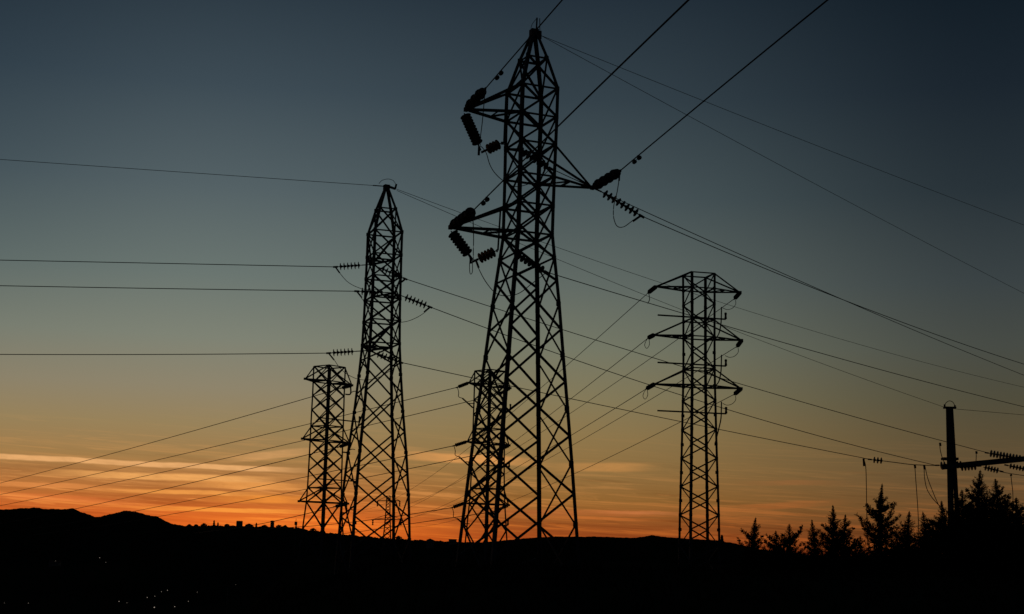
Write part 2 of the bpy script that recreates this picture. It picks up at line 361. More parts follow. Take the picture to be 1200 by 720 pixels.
# ------------------------------------------------------------------ lattice tower
class Tower:
    def __init__(T, name, label, group, ref, Y, phi, levels, leg_w, br_w, apex=False, xfrom=0, ring_at=None, stagger=0, zig=False, lean=0, zlean=0):
        T.ax = P(*ref, Y); T.ax.z = 0; gz = ground_z(T.ax.x, T.ax.y)-.15
        a = math.atan2(T.ax.x, T.ax.y); ur = Vector((math.cos(a), -math.sin(a), 0)); ud = Vector((math.sin(a), math.cos(a), 0))
        c, s = math.cos(R(phi)), math.sin(R(phi))
        T.lean, T.zlean, T.ur = lean, zlean, ur
        T.off = [ur*-s-ud*c, ur*c-ud*s, ur*s+ud*c, ur*-c+ud*s]           # near, right, far, left
        T.root = empty(name, T.ax+Vector((0, 0, gz)), label, 'electricity pylon', group)
        T.lv = []
        for y, hw in levels:
            lo, hi = -20., 60.
            for _ in range(50):
                m = (lo+hi)/2
                if proj(T.ax+Vector((0, 0, m)))[1] > y: lo = m
                else: hi = m
            p = T.ax+Vector((0, 0, lo)); T.lv.append((lo, hw/c*mpp(p)))
        (z1, d1), (z0, d0) = T.lv[-2], T.lv[-1]
        nb = T.lv[-1][0]-gz; step = T.lv[-2][0]-T.lv[-1][0]; k = max(1, round(nb/step)) if step else 1
        for j in range(1, k+1):
            z = z0+(gz-z0)*j/k; T.lv.append((z, d0+(d1-d0)/(z1-z0)*(z-z0)))
        T.leg_w, T.br_w = leg_w, br_w
        n = len(T.lv)
        for q in range(4):
            mb = MB()
            e1 = (T.off[(q+3) % 4]-T.off[q]).normalized(); e2 = (T.off[(q+1) % 4]-T.off[q]).normalized(); th = leg_w*.14
            sec = [e1*0, e1*leg_w, e1*leg_w+e2*th, e1*th+e2*th, e2*leg_w+e1*th, e2*leg_w]
            for i in range(n-1):      # rolled angle with one flange along each face of the tower
                o_ = (e1+e2)*leg_w*.4; a_, b_ = T.c(i, q)-o_, T.c(i+1, q)-o_
                mb.add([a_+v for v in sec]+[b_+v for v in sec], [(k_, (k_+1) % 6, 6+(k_+1) % 6, 6+k_) for k_ in range(6)]+[(5, 4, 3, 2, 1, 0), (6, 7, 8, 9, 10, 11)])
                if i: mb.box(a_+(e1+e2)*leg_w*.5, leg_w*1.08, leg_w*1.08, leg_w*1.3, rz=-a-R(phi))
            # base plate
            mb.box(T.c(n-1, q)+Vector((0, 0, .1)), .45, .45, .3); o = mb.build('leg', STEEL, T.root)
        for q in range(4):
            mb = MB(); q2 = (q+1) % 4; nrm = (T.off[q]+T.off[q2]).normalized()
            half = lambda i, q: T.c(i, q).lerp(T.c(i+1, q), .5)
            panels = [(T.c(i, q), T.c(i+1, q), T.c(i, q2), T.c(i+1, q2)) for i in range(n-1)]
            if stagger and q in (0, 2):       # below the waist two faces are braced half a panel lower
                k_ = stagger; panels = panels[:k_]+[(T.c(k_, q), half(k_, q), T.c(k_, q2), half(k_, q2))]
                panels += [(half(i, q), half(i+1, q), half(i, q2), half(i+1, q2)) for i in range(k_, n-2)]+[(half(n-2, q), T.c(n-1, q), half(n-2, q2), T.c(n-1, q2))]
            for i, (a0, a1, b0, b1) in enumerate(panels):
                if apex and i == 0: continue
                e = nrm*(leg_w*.12)
                w = br_w
                if zig:
                    if (i+q) % 2: mb.angle(a0+e, b1+e, w, ref=nrm)
                    else: mb.angle(b0+e, a1+e, w, ref=nrm)
                    continue
                mb.angle(a0+e, b1+e, w, ref=nrm); mb.angle(b0+e*.3, a1+e*.3, w, ref=nrm)
            mb.build('bracing', STEEL, T.root)
        ring_at = ring_at if ring_at is not None else range(n)
        for i in ring_at:
            mb = MB()
            for q in range(4): mb.angle(T.c(i, q), T.c(i, (q+1) % 4), br_w)
            mb.build('horizontal_frame', STEEL, T.root)
    def c(T, i, q):
        z, D = T.lv[i]; return T.ax+T.off[q]*D+Vector((0, 0, z))+T.ur*(z-T.zlean)*T.lean
    def normal(T, q): return (T.off[q]+T.off[(q+1) % 4]).normalized()
    def mpx(T, i): return mpp(T.ax+Vector((0, 0, T.lv[i][0])))
    def arm(T, q, top, bot, lenpx, w=None, dz=0, brace=True):
        w = w or T.br_w*1.25; q2 = (q+1) % 4; nrm = T.normal(q); L = lenpx*T.mpx(bot)
        a, b = T.c(bot, q), T.c(bot, q2); ta, tb = T.c(top, q), T.c(top, q2); tip = (a+b)/2+nrm*L+Vector((0, 0, dz))
        mb = MB()
        for p in (a, b, ta, tb): mb.angle(p, tip, w)
        t = .42; la, lb = a.lerp(tip, t), b.lerp(tip, t)
        mb.angle(la, lb, w*.7); mb.angle(b, la, w*.7)
        if brace: mb.angle(a, b.lerp(tip, .0), w*.7)
        mb.box(tip, w*1.5, w*1.5, w*1.6, rz=.4)
        o = mb.build('crossarm', STEEL, T.root); return tip
def at_tip(tip, px, py, dY=0): return P(px, py, tip.y+dY)

# ================================================================== the tallest pylon
A = Tower('lattice_pylon', 'tallest steel lattice pylon, in the middle, with two crossarms left and one right', None, (617.5, 300), 60, 21,
          [(39, 2.6), (70, 16), (107, 29.5), (140, 29.5), (172, 29.2), (209, 28.8), (243, 28.6), (277, 28.6), (304, 32), (358, 39), (418, 45.5), (480, 52.5), (544, 59.5), (614, 66.5)],
          .15, .088, apex=True, ring_at=[1, 2, 3, 4, 5, 6, 7], stagger=8, lean=.0125, zlean=P(617.5, 300, 60).z)
tA1 = A.arm(3, 2, 3, 60); tA2 = A.arm(1, 4, 5, 61, dz=-.05); tA3 = A.arm(3, 6, 7, 75)

cap = A.c(0, 0).lerp(A.c(0, 2), .5)
mb = MB(); mb.box(cap, .34, .34, .32, rz=.4); mb.box(cap+Vector((.28, 0, -.08)), .12, .12, .35); mb.build('peak_cap', STEEL, A.root)
mb = MB(); mb.bar(cap+Vector((.10, 0, .1)), cap+Vector((.12, 0, .72)), .07); mb.bar(cap+Vector((.26, 0, .1)), cap+Vector((.24, 0, .7)), .035); mb.build('earth_wire_clamp', STEEL, A.root)
jumper(A.root, [cap+Vector((-.15, 0, .12)), cap+Vector((-.10, 0, .4)), cap+Vector((.12, 0, .72))], .012, name='bonding_wire')
# stub posts beside the left leg, below each left crossarm, carrying the jumper strings
def stub(T, px0, py0, px1, py1, Y, brk):
    mb = MB(); p0, p1 = P(px0, py0, Y), P(px1, py1, Y); mb.angle(p0, p1, .08); b = P(*brk, Y); mb.bar(p1, b, .09, .12)
    mb.bar(p0, P(px0+4, py0, Y+.3), .08); mb.build('jumper_bracket', STEEL, T.root); return b
yL = A.c(3, 3).y
s1 = stub(A, 593, 112, 590.5, 168, yL, (587, 168)); s2 = stub(A, 586.5, 246, 583.5, 294, yL, (581.5, 294))

IR, IP = .19, .21
NEAR = 'conductors coming over the camera to the tallest pylon'
def near_wire(tip, inspx, edge, label, damp):
    Ye = level_Y(edge[0], edge[1], tip.z-.1)
    e = P(*edge, Ye); d = (e-tip); d2 = Vector((d.x, d.y)).normalized()
    # end of the insulator string: on the wire's plane at the pixel
    nrm = Vector((-d2.y, d2.x)); rr = ray(*inspx); k = Vector((tip.x, tip.y)).dot(nrm)/(rr.x*nrm.x+rr.y*nrm.y); q = EYEV+rr*k
    istring(A.root, tip.lerp(q, .08), q, .235, .36, alt=.78); bars(A.root, 'string_link', (tip, tip.lerp(q, .1), .07))
    far = e+(e-q)*((e.y+45)/(q.y-e.y))
    far.z = q.z-2.0
    pts = []; n = 90
    for i in range(n+1):
        t = i/n; p = q.lerp(far, t); te = (q.y-e.y)/(q.y-far.y)
        # parabola through q, e and far
        kz = (e.z-(q.z+(far.z-q.z)*te))/(te*(te-1)); p.z = q.z+(far.z-q.z)*t+kz*t*(t-1); pts.append(p)
    mb = MB(); mb.tube(pts, .026, 6); o = mb.build('power_line', WIRE, origin=q); tag(o, label, 'power line', NEAR)
    best = min(range(len(pts)-1), key=lambda i: abs(proj(pts[i])[0]-damp) if pts[i].y > 5 else 1e9)
    damper(o, pts, best); return q
q1 = near_wire(tA1, (568, 105), (659, 0), 'thick conductor from the top left insulator of the tallest pylon, passing its peak', 584)
q3 = near_wire(tA3, (553.5, 248), (807, 0), 'thick conductor rising behind the tallest pylon from its lower left insulator', 569)
q2 = near_wire(tA2, (726, 201), (970, 0), 'thick conductor rising to the right from the right crossarm of the tallest pylon', 744)

# outgoing circuit of the tallest pylon
hA = A.c(4, 3)   # left leg, beneath the top arm
oA1s = P(607, 175, A.c(4, 2).y-.4); oA1 = P(645, 197.5, A.c(4, 2).y+.6)
istring(A.root, oA1s, oA1, IR, IP)
oA2 = P(751, 253, tA2.y+.7); istring(A.root, P(705, 225, tA2.y), oA2, .2, .25)
oA3s = P(604, 298, A.c(7, 2).y-.4); oA3 = P(640, 319, A.c(7, 2).y+.6); istring(A.root, oA3s, oA3, IR, IP+.02)
bars(A.root, 'string_link', (tA2, P(705, 225, tA2.y), .06), (A.c(4, 3), oA1s, .07), (A.c(7, 3), oA3s, .07))
OUT = 'conductors leaving the tallest pylon to the right'
wire('conductor from inside the tallest pylon that passes just above its right insulator string', oA1, [(724, 231), (800, 268), (955, 338), (1200, 440)], level_Y(1200, 440, oA1.z-3), .021, OUT, 40)
wire('conductor from the outer end of the right insulator string of the tallest pylon', oA2, [(800, 274.5), (955, 338.5), (1200, 427)], level_Y(1200, 427, oA2.z-2.5), .021, OUT, 40)
wire('lowest conductor leaving the tallest pylon to the right, passing behind the right pylon', oA3, [(652, 321.5), (760, 355), (850, 382), (1055, 440), (1200, 477)], level_Y(1200, 477, oA3.z-2), .021, OUT, 40)
EW = 'earth wires leaving the tallest pylon to the right'
ew = cap+Vector((.3, 0, -.1))
wire('upper of the two thin earth wires running right from the peak of the tallest pylon', ew, [(800, 107.5), (1030, 200), (1200, 264)], level_Y(1200, 264, ew.z-1), .013, EW, 40)
wire('lower of the two thin earth wires running right from the peak of the tallest pylon', ew, [(717, 88), (800, 133.5), (923, 200), (1087, 283), (1200, 344)], level_Y(1200, 344, ew.z-4), .013, EW, 40)
# jumper strings and jumpers
Yj = tA1.y
k1 = P(561.5, 172, Yj-.3); istring(A.root, P(544, 133, Yj), k1, .25, .15); istring(A.root, s1, P(568, 177, yL-.3), .24, .15)
jumper(A.root, [q1, P(567.5, 118, q1.y), P(565, 145, Yj-.3), P(562.5, 168, Yj-.3), P(566, 174, Yj-.2), P(570, 180, yL-.3), P(574, 193, yL-.2), P(580, 203, yL), P(590, 212, yL+.3), P(606, 219, yL+1), P(630, 211, yL+2), oA1], .019)
bars(A.root, 'jumper_clamp', (k1, P(561, 182, Yj-.3), .1), (q1, P(567.5, 113, q1.y), .07))
Yj = tA3.y
k2 = P(551, 301, Yj-.3); istring(A.root, P(528.5, 271, Yj), k2, .25, .15); istring(A.root, s2, P(558, 305, yL-.3), .24, .15)
jumper(A.root, [q3, P(554.5, 262, q3.y), P(555, 280, Yj-.2), P(554.8, 302, Yj-.3), P(558, 307, Yj-.2), P(561, 315, yL-.3), P(569, 330, yL), P(580, 343, yL+.3), P(592, 347, yL+.6), P(608, 344, yL+1), P(624, 332, yL+1.6), P(636, 323, oA3.y), oA3], .019)
jumper(A.root, [k2, P(550.2, 312, Yj-.3), P(551, 321, Yj-.3), P(553.5, 319, Yj-.3), P(553.6, 308, Yj-.3), P(553, 302, Yj-.3)], .016)
bars(A.root, 'jumper_clamp', (k2, P(552, 309, Yj-.3), .09), (P(558, 306, yL-.3), P(561, 314, yL-.3), .09), (q3, P(554, 258, q3.y), .08))
jumper(A.root, [q2, P(725.5, 210, q2.y), P(723, 226, q2.y+.4), P(719.5, 240, tA2.y), P(719, 254, tA2.y), P(723, 265, tA2.y), P(731, 266, tA2.y+.2), P(741, 259, tA2.y+.5), oA2], .019)
bars(A.root, 'jumper_clamp', (q2, P(725.5, 212, q2.y), .07), (oA2, P(741.5, 259.5, oA2.y), .09))

# ================================================================== the left pylon
B = Tower('lattice_pylon', 'slender pointed lattice pylon left of the tallest one, joined to wires on both sides', None, (451, 273.5), 78, 30,
          [(220, 1.6), (246, 11.7), (273.5, 20), (300.5, 20), (326, 20.3), (351.5, 20.5), (377, 21), (404, 21.8), (440, 24.5), (483, 28.5), (531, 34), (580, 38.5), (632, 41.5)],
          .14, .08, apex=True, ring_at=[1, 2, 3, 4, 5, 6, 7], stagger=7)
tB1 = B.arm(2, 2, 3, 38); tB2 = B.arm(0, 4, 5, 34); tB3 = B.arm(2, 6, 7, 40)

capB = B.c(0, 0).lerp(B.c(0, 2), .5)
mb = MB(); mb.box(capB, .3, .3, .3, rz=.5); mb.build('peak_cap', STEEL, B.root)
mb = MB(); mb.bar(P(450, 218.5, 78), P(437, 217.5, 78), .05); mb.bar(P(456, 219, 78), P(463, 221.5, 78), .12); mb.bar(P(463, 222, 78), P(464.5, 216, 78), .1); mb.build('earth_wire_clamp', STEEL, B.root)
jumper(B.root, [P(444, 215.5, 78), P(448, 211.5, 78), P(455, 210, 78), P(461, 212, 78), P(464, 217, 78)], .016, name='bonding_wire')
LFT = 'conductors leaving the left pylon to the left'
RGT = 'conductors from the left pylon to the concrete pole'
def pairs(tip, lpx, rpx, lpix, rpix, ll, rl, Yl, Yr, rdep):
    lp = P(*lpx, tip.y); rp = P(*rpx, tip.y+rdep); tl = (lp-tip).normalized(); tr = (rp-tip).normalized()
    a = lp-tl*1.55; b = rp-tr*1.6
    istring(B.root, a, lp-tl*.05, .215, .22); istring(B.root, b, rp-tr*.05, .215, .22)
    bars(B.root, 'string_link', (tip, a, .05), (tip, b, .05))
    wire(ll, lp, lpix, Yl, .024, LFT, 30); wire(rl, rp, rpix, Yr, .024, RGT, 0); return lp, rp
PY = 100
a1, b1 = pairs(tB1, (393, 313), (475, 327), [(200, 309), (0, 305)], [(576, 358.7), (657, 385), (783, 425), (900, 459.5), (1101, 519), (1158, 531)],
               'upper conductor running left from the top insulator string of the left pylon', 'upper conductor from the left pylon, crossing the concrete pole to the beam', 79, PY-.5, .6)
a2, b2 = pairs(tB2, (418, 341.5), (504, 360), [(200, 338.5), (0, 335)], [(572, 385), (660, 416), (755, 449), (812, 467), (900, 495), (1059, 539.5), (1099, 546)],
               'middle conductor running left from the left pylon', 'middle conductor descending from the right hand string of the left pylon to the concrete pole', 78, PY-.6, .6)
a3, b3 = pairs(tB3, (385, 414), (470, 425), [(200, 415.5), (0, 415.5)], [(550, 441), (664, 466), (797, 495), (900, 515), (1012, 537)],
               'lowest conductor running left from the left pylon, just above the flat topped pylon', 'lowest conductor from the left pylon, ending at a small insulator left of the concrete pole', 80, PY-.8, .6)
wire('thin earth wire running left from the peak of the left pylon', P(437, 217.5, 78), [(200, 201), (0, 187)], 78, .016, 'earth wires of the left pylon', 30)
EB = P(465, 222, 78)
wire('upper thin earth wire from the left pylon, running on to the right frame edge', EB, [(538.7, 249), (652.5, 291), (771.7, 331), (836, 352), (1147, 439), (1200, 454)], 120, .015, 'earth wires of the left pylon', 30)
wire('thin earth wire from the left pylon peak to the top of the concrete pole', P(465, 223.5, 78), [(535, 252), (652.5, 303), (750, 343), (800, 363), (880, 397), (1000, 440), (1107, 477.5)], PY, .015, 'earth wires of the left pylon')
def Q(l, Y, Y2=None):
    Y2 = Y2 or Y; return [P(x, y, Y+(Y2-Y)*i/(len(l)-1)) for i, (x, y) in enumerate(l)]
jumper(B.root, [a1]+Q([(398, 320), (408, 331), (422, 338), (436, 340), (452, 338), (466, 334), (474, 329)], a1.y, b1.y)+[b1], .018)
jumper(B.root, [a2]+Q([(424, 350), (434, 362), (448, 372), (462, 377.5), (476, 377), (489, 372), (498, 366)], a2.y, b2.y)+[b2], .018)
jumper(B.root, [a3]+Q([(391, 421), (398, 431), (408, 439.5), (422, 445), (438, 444.5), (452, 438), (462, 431)], a3.y, b3.y)+[b3], .018)
for p, e in ((a1, (398, 320)), (b1, (470, 331)), (a2, (424, 349)), (b2, (497, 366)), (a3, (391.5, 422)), (b3, (463, 429))): bars(B.root, 'jumper_clamp', (p, P(*e, p.y), .085))

# ================================================================== flat topped pylons (line ends)
FT = 'flat topped pylons with three pairs of crossarms'
C_ = Tower('lattice_pylon', 'flat topped lattice pylon standing alone on the right, with three pairs of crossarms', FT, (819, 400), 100, 23.5,
           [(322, 18.3), (339.5, 18.2), (357.5, 18.1), (376, 18), (396, 18), (414.5, 18), (433, 18.1), (453, 18.4), (470, 18.8), (487, 19.2), (504, 19.6), (521, 20), (537.5, 20.5), (554, 21), (570.5, 21.5), (587, 22), (604, 22.5), (621, 22.8)], .165, .09, ring_at=[0, 1, 3, 4, 6, 7], zig=True)
tipsL = [C_.arm(3, 0, 1, 39, .11), C_.arm(3, 3, 4, 42, .11), C_.arm(3, 6, 7, 41, .11)]
tipsR = [C_.arm(1, 0, 1, 38, .11), C_.arm(1, 3, 4, 40, .11), C_.arm(1, 6, 7, 39, .11)]

def zlev(T, y):
    lo, hi = -20., 60.
    for _ in range(50):
        m = (lo+hi)/2
        if proj(T.ax+Vector((0, 0, m)))[1] > y: lo = m
        else: hi = m
    return lo
def bar_with_post(T, y, l, r_, h, post=None, w=.1):
    nrm = T.normal(3); k = T.mpx(0); z = zlev(T, y); mid = T.ax+Vector((0, 0, z))+T.off[0]*.3; hz = abs(nrm.dot(Vector((T.ax.y, -T.ax.x, 0)).normalized()))
    a, b = mid+nrm*l*k/hz, mid-nrm*r_*k/hz; mb = MB(); mb.bar(a, b, w, w); o = mb.build('support_bar', STEEL, T.root)
    mb = MB(); top = b+Vector((0, 0, h*k)) if post is None else P(*post, b.y); mb.lathe(b, top, [(0, .06), (.05, .1), (h*k*.5, .07), (h*k*.9, .1), (h*k, .05)], 8); mb.build('surge_arrester', GLASS, T.root)
    return b
for y in (373, 428, 484): bar_with_post(C_, y, 45, 33, 8)
LOWR = 'conductors running away left behind the tallest pylon from the right pylon'
RPIX = [
 ([(662, 432), (605, 486), (527, 543), (478, 573), (430, 597)], (760, 343), 0, 'L'),
 ([(751.7, 401.7), (671.7, 466.7), (642.5, 487), (545, 557), (495, 588), (440, 606)], (760, 396), 1, 'L'),
 ([(721, 480), (669, 516), (640, 534), (540, 580), (450, 612)], (758, 455.5), 2, 'L'),
 ([(796.7, 398), (701, 464.5), (667, 489), (560, 550), (440, 599)], (861, 350), 0, 'R'),
 ([(788, 455), (746, 480), (670, 524), (640, 541), (540, 586), (450, 609)], (864, 406), 1, 'R'),
 ([(796.7, 495), (671.7, 560), (560, 600), (460, 616)], (861, 462), 2, 'R')]
ordn = ['top', 'middle', 'bottom']
for pix, ins, i, sd_ in RPIX:
    tip = (tipsL if sd_ == 'L' else tipsR)[i]; tx, ty = proj(tip)
    e = P(ins[0], ins[1], tip.y+1.3); istring(C_.root, tip, e, .17, .13)
    wire(f'conductor sinking left from the {ordn[i]} {"left" if sd_=="L" else "right"} crossarm of the right pylon', e, pix, 430, .026, LOWR, 60)
    if sd_ == 'L':
        if i == 0: jumper(C_.root, [e]+Q([(ins[0]+1, ins[1]+5), (ins[0]+1, ins[1]+9), (ins[0]-1, ins[1]+13)], e.y), .03)
        else: jumper(C_.root, [e]+Q([(ins[0]-3, ins[1]+4), (ins[0]-4.5, ins[1]+9), (ins[0]-2, ins[1]+12.5), (ins[0]+1, ins[1]+8), (ins[0]+.5, ins[1]+1)], e.y), .022)
    else:
        jumper(C_.root, [P(ins[0]+1, ins[1]+2, e.y)]+Q([(ins[0]+1, ins[1]+7), (ins[0]-3, ins[1]+11.5), (ins[0]-9, ins[1]+13), (ins[0]-14, ins[1]+11)], e.y-.3, e.y-1.5), .022)
for yt, yb in ((360, 398), (416, 453), (471, 520)):
    jumper(C_.root, Q([(845.5, yt), (845.3, yt+10), (844.8, yt+20), (842.5, yt+31), (838, yb)], C_.ax.y-.8), .045, name='downlead_cable')

def flat(label, ref, Y, levels, arms, armlen, bars, barlen, g=FT, phi=2):
    T = Tower('lattice_pylon', label, g, ref, Y, phi, levels, .16, .10, ring_at=sorted({i for ab in arms for i in ab}))
    tl = [T.arm(3, a, b, armlen, .12) for a, b in arms]; tr = [T.arm(1, a, b, armlen, .12) for a, b in arms]
    for y in bars: bar_with_post(T, y, barlen[0], barlen[1], 7)
    return T, tl, tr
D_, dl, dr = flat('flat topped lattice pylon just left of the slender pointed pylon', (385.5, 448), 125,
    [(430, 18), (448, 18), (464, 18), (481, 18.3), (500, 18.5), (517, 18.6), (535, 18.8), (552, 19), (572, 19.3), (589, 20), (620, 23)], [(0, 1), (4, 5), (8, 9)], 25, (491, 562), (8, 38))
E_, el_, er = flat('flat topped lattice pylon seen behind the left legs of the tallest pylon', (574, 452), 130,
    [(435, 17.7), (452, 17.7), (469, 17.8), (486, 18), (503, 18.2), (520, 18.4), (538, 18.6), (556, 19), (573, 19.5), (591, 20.5), (622, 23)], [(0, 1), (4, 5), (8, 9)], 21, (478, 546, 615), (4, 25))

LL = 'conductors running far left from the flat topped pylons'
def far_wire(T, tip, ins, pix, Ye, label, r=.036):
    e = P(*ins, tip.y+.8); istring(T.root, tip, e, .17, .17); wire(label, e, pix, Ye, r, LL, 40); return e
far_wire(D_, dr[0], (400, 455), [(364, 466), (100, 540), (0, 566.5), (-60, 581)], 240, 'highest of the long conductors crossing the sunset at left')
far_wire(D_, dr[1], (397, 524), [(360, 534), (90, 596), (0, 614)], 240, 'fourth long conductor at left, meeting the skyline at the left dark hill')
far_wire(D_, dr[2], (392, 594), [(355, 603.5), (300, 615), (270, 620)], 190, 'lowest short conductor at left, just above the town skyline')
e1 = far_wire(E_, el_[0], (536, 454), [(472, 470), (428, 480), (360, 497), (180, 541), (0, 579.5), (-60, 592)], 240, 'second highest long conductor crossing the sunset at left')
e2 = far_wire(E_, el_[1], (532, 522.5), [(475, 534), (358, 559), (160, 599), (90, 612)], 240, 'fifth long conductor at left, meeting the skyline at the second dark hill')
e3 = far_wire(E_, el_[2], (530, 595), [(479, 603.5), (420, 611), (360, 617)], 190, 'upper of two short conductors low in the orange sky right of the left pylon')
far_wire(E_, er[0], (585, 462), [(520, 477), (472, 488), (402, 503.5), (350, 518), (180, 557), (0, 593), (-60, 604)], 240, 'third highest long conductor crossing the sunset at left, reaching the frame above the left hill')
far_wire(E_, er[1], (584, 528), [(547, 535), (476, 549.5), (405, 565), (352, 574.5), (190, 605), (110, 618)], 240, 'sixth long conductor at left, meeting the skyline at the foot of the hills')
far_wire(E_, er[2], (578, 600), [(530, 606), (479, 615), (430, 622)], 190, 'lowest conductor between the left pylon and the pylon behind the tallest one')
for i, (e, by) in enumerate(((e1, 0), (e2, 69), (e3, 140))):
    x0, y0 = proj(e)
    jumper(E_.root, [e]+Q([(x0+1.5, y0+6), (x0+1.5, y0+11), (x0+6, y0+13)], e.y-.2), .035)
    mb = MB(); mb.bar(P(x0+6, y0+13, e.y), P(x0+18, y0+24, E_.c(1, 3).y), .1); mb.bar(P(x0+12, y0+19, e.y), P(x0+20, y0+19, E_.c(1, 3).y), .08); mb.build('jumper_bracket', STEEL, E_.root)
for t in dr:
    x0, y0 = proj(t); jumper(D_.root, Q([(x0-2, y0+1), (x0-2, y0+10), (x0-8, y0+10.5)], t.y), .07); jumper(D_.root, Q([(x0-2, y0+9), (x0+2, y0+7), (x0+6, y0+7.5)], t.y), .04)

# ================================================================== concrete pole with crossbeam
pb = P(1113, 600, PY); gz = ground_z(pb.x, pb.y)
POLE = empty('concrete_pole', Vector((pb.x, pb.y, gz)), 'concrete utility pole on two close legs, left end of the crossbeam at right', 'utility pole', 'concrete poles under the crossbeam')
def taper_leg(parent, top, bot, r0, r1, name='leg'):
    mb = MB(); mb.tube([top, top.lerp(bot, .5), bot], r0, 10, r1); return mb.build(name, CONC, parent, smooth=False)
top1 = P(1111.8, 478, PY); bot1 = P(1112, 540, PY); k = (gz-.3-top1.z)/(bot1.z-top1.z)
b1_ = top1+(bot1-top1)*k; b1_.x = P(1113, 590, PY).x
taper_leg(POLE, top1, b1_, .21, .22)
top2 = P(1114.5, 478.5, PY+.05); d = P(1121, 590, PY+.05)-top2; b2_ = top2+d*((gz-.3-top2.z)/d.z)
taper_leg(POLE, top2, b2_, .16, .17)
mb = MB(); mb.box(P(1113, 478, PY), .8, .5, .12); mb.bar(P(1107, 479, PY), P(1107, 474, PY), .1); mb.bar(P(1119, 479.5, PY), P(1119, 475, PY), .1); mb.build('pole_cap', STEEL, POLE)
jumper(POLE, Q([(1107, 475), (1109, 472), (1112.5, 470), (1116.5, 471.5), (1119, 475.5)], PY), .025, name='bonding_wire')
mb = MB(); mb.box(P(1113, 538, PY), 1.05, .7, .18); mb.build('band', STEEL, POLE)
BEAM = empty('crossbeam', P(1113, 545, PY-.3), 'dark horizontal beam reaching right from the concrete pole, hung with insulators', 'crossbeam')
mb = MB(); mb.bar(P(1104, 547.5, PY-.35), P(1236, 534.5, PY-.35), .36, .38); mb.build('beam', CONC, BEAM)
p2 = P(1228, 600, PY); POLE2 = empty('concrete_pole', Vector((p2.x, p2.y, ground_z(p2.x, p2.y))), 'concrete utility pole at the outer right end of the crossbeam', 'utility pole', 'concrete poles under the crossbeam')
t2 = P(1226, 480, PY); g2 = ground_z(p2.x, p2.y); dd = P(1227, 600, PY)-t2; taper_leg(POLE2, t2, t2+dd*((g2-.3-t2.z)/dd.z), .23, .27)
def bins(p0, p1, Y=PY-.4, Y1=None, rad=.24, pitch=.22): istring(BEAM, P(*p0, Y), P(*p1, Y1 or Y), rad, pitch)
bins((1198, 538), (1157, 531), rad=.26)
bins((1110, 545.5), (1099, 545.5), rad=.27); bins((1119, 545), (1130, 544.5), rad=.27); bins((1124, 548), (1147, 546.5), rad=.27)
bins((1152, 547.5), (1173, 552.5), rad=.22); bins((1206, 551), (1180, 545.5), rad=.2)
ik = P(1036, 540.5, PY-.8); istring(BEAM, ik, P(1020, 538.7, PY-.8), .23, .26, 'small three disc insulator on the wire left of the pole')
jumper(BEAM, Q([(1020, 538.6), (1012, 537.2)], PY-.8), .03)
jumper(BEAM, Q([(1036, 540.5), (1050, 542.3), (1071, 544.8), (1100, 545.8)], PY-.8, PY-.5), .03)
wire('thin wire running right from the top of the concrete pole', P(1119.5, 479.5, PY), [(1160, 483), (1200, 486.5)], PY+8, .016, None, 30)
wire('short conductor leaving the underside of the crossbeam at the right frame edge', P(1172, 553, PY-.4), [(1186, 555.5), (1200, 557.5)], PY+4, .026, None, 20)
DR = 'droppers hanging from the crossbeam conductors'
def dropper(label, l, thick=None):
    mb = MB(); pts = spline(Q(l, PY-.7), 6); mb.tube(pts, .028, 6); 
    if thick: mb.bar(pts[0], P(l[0][0]+.6, l[0][1]+thick, PY-.7), .12)
    o = mb.build('dropper_cable', WIRE, origin=pts[0]); tag(o, label, 'cable', DR)
dropper('leftmost long vertical dropper, below the small insulator', [(1012, 537.5), (1014.5, 547), (1015.3, 570), (1015.6, 595), (1017, 640)], 9)
dropper('vertical dropper hanging second left of the concrete pole', [(1072, 545), (1073, 560), (1074.5, 580), (1076, 605), (1077, 640)], 4)
dropper('curved dropper looping in to the foot of the concrete pole', [(1083, 545.5), (1083.5, 560), (1087, 575), (1097, 589), (1108, 598)], 5)
dropper('straight slanting dropper beside the curved one near the concrete pole', [(1083.8, 545.5), (1087, 560), (1093, 576), (1099, 590), (1108, 606)])
dropper('short dropper curling onto the concrete pole from the upper conductor', [(1101.5, 519), (1101.8, 527), (1104, 536), (1106.5, 542)], 4)
dropper('short straight dropper above the crossbeam right of the concrete pole', [(1144, 529), (1144, 536), (1143.5, 545)], 3)
dropper('rightmost dropper hanging beneath the crossbeam', [(1184.5, 556), (1185.5, 565), (1187, 580), (1187, 610)], 2)

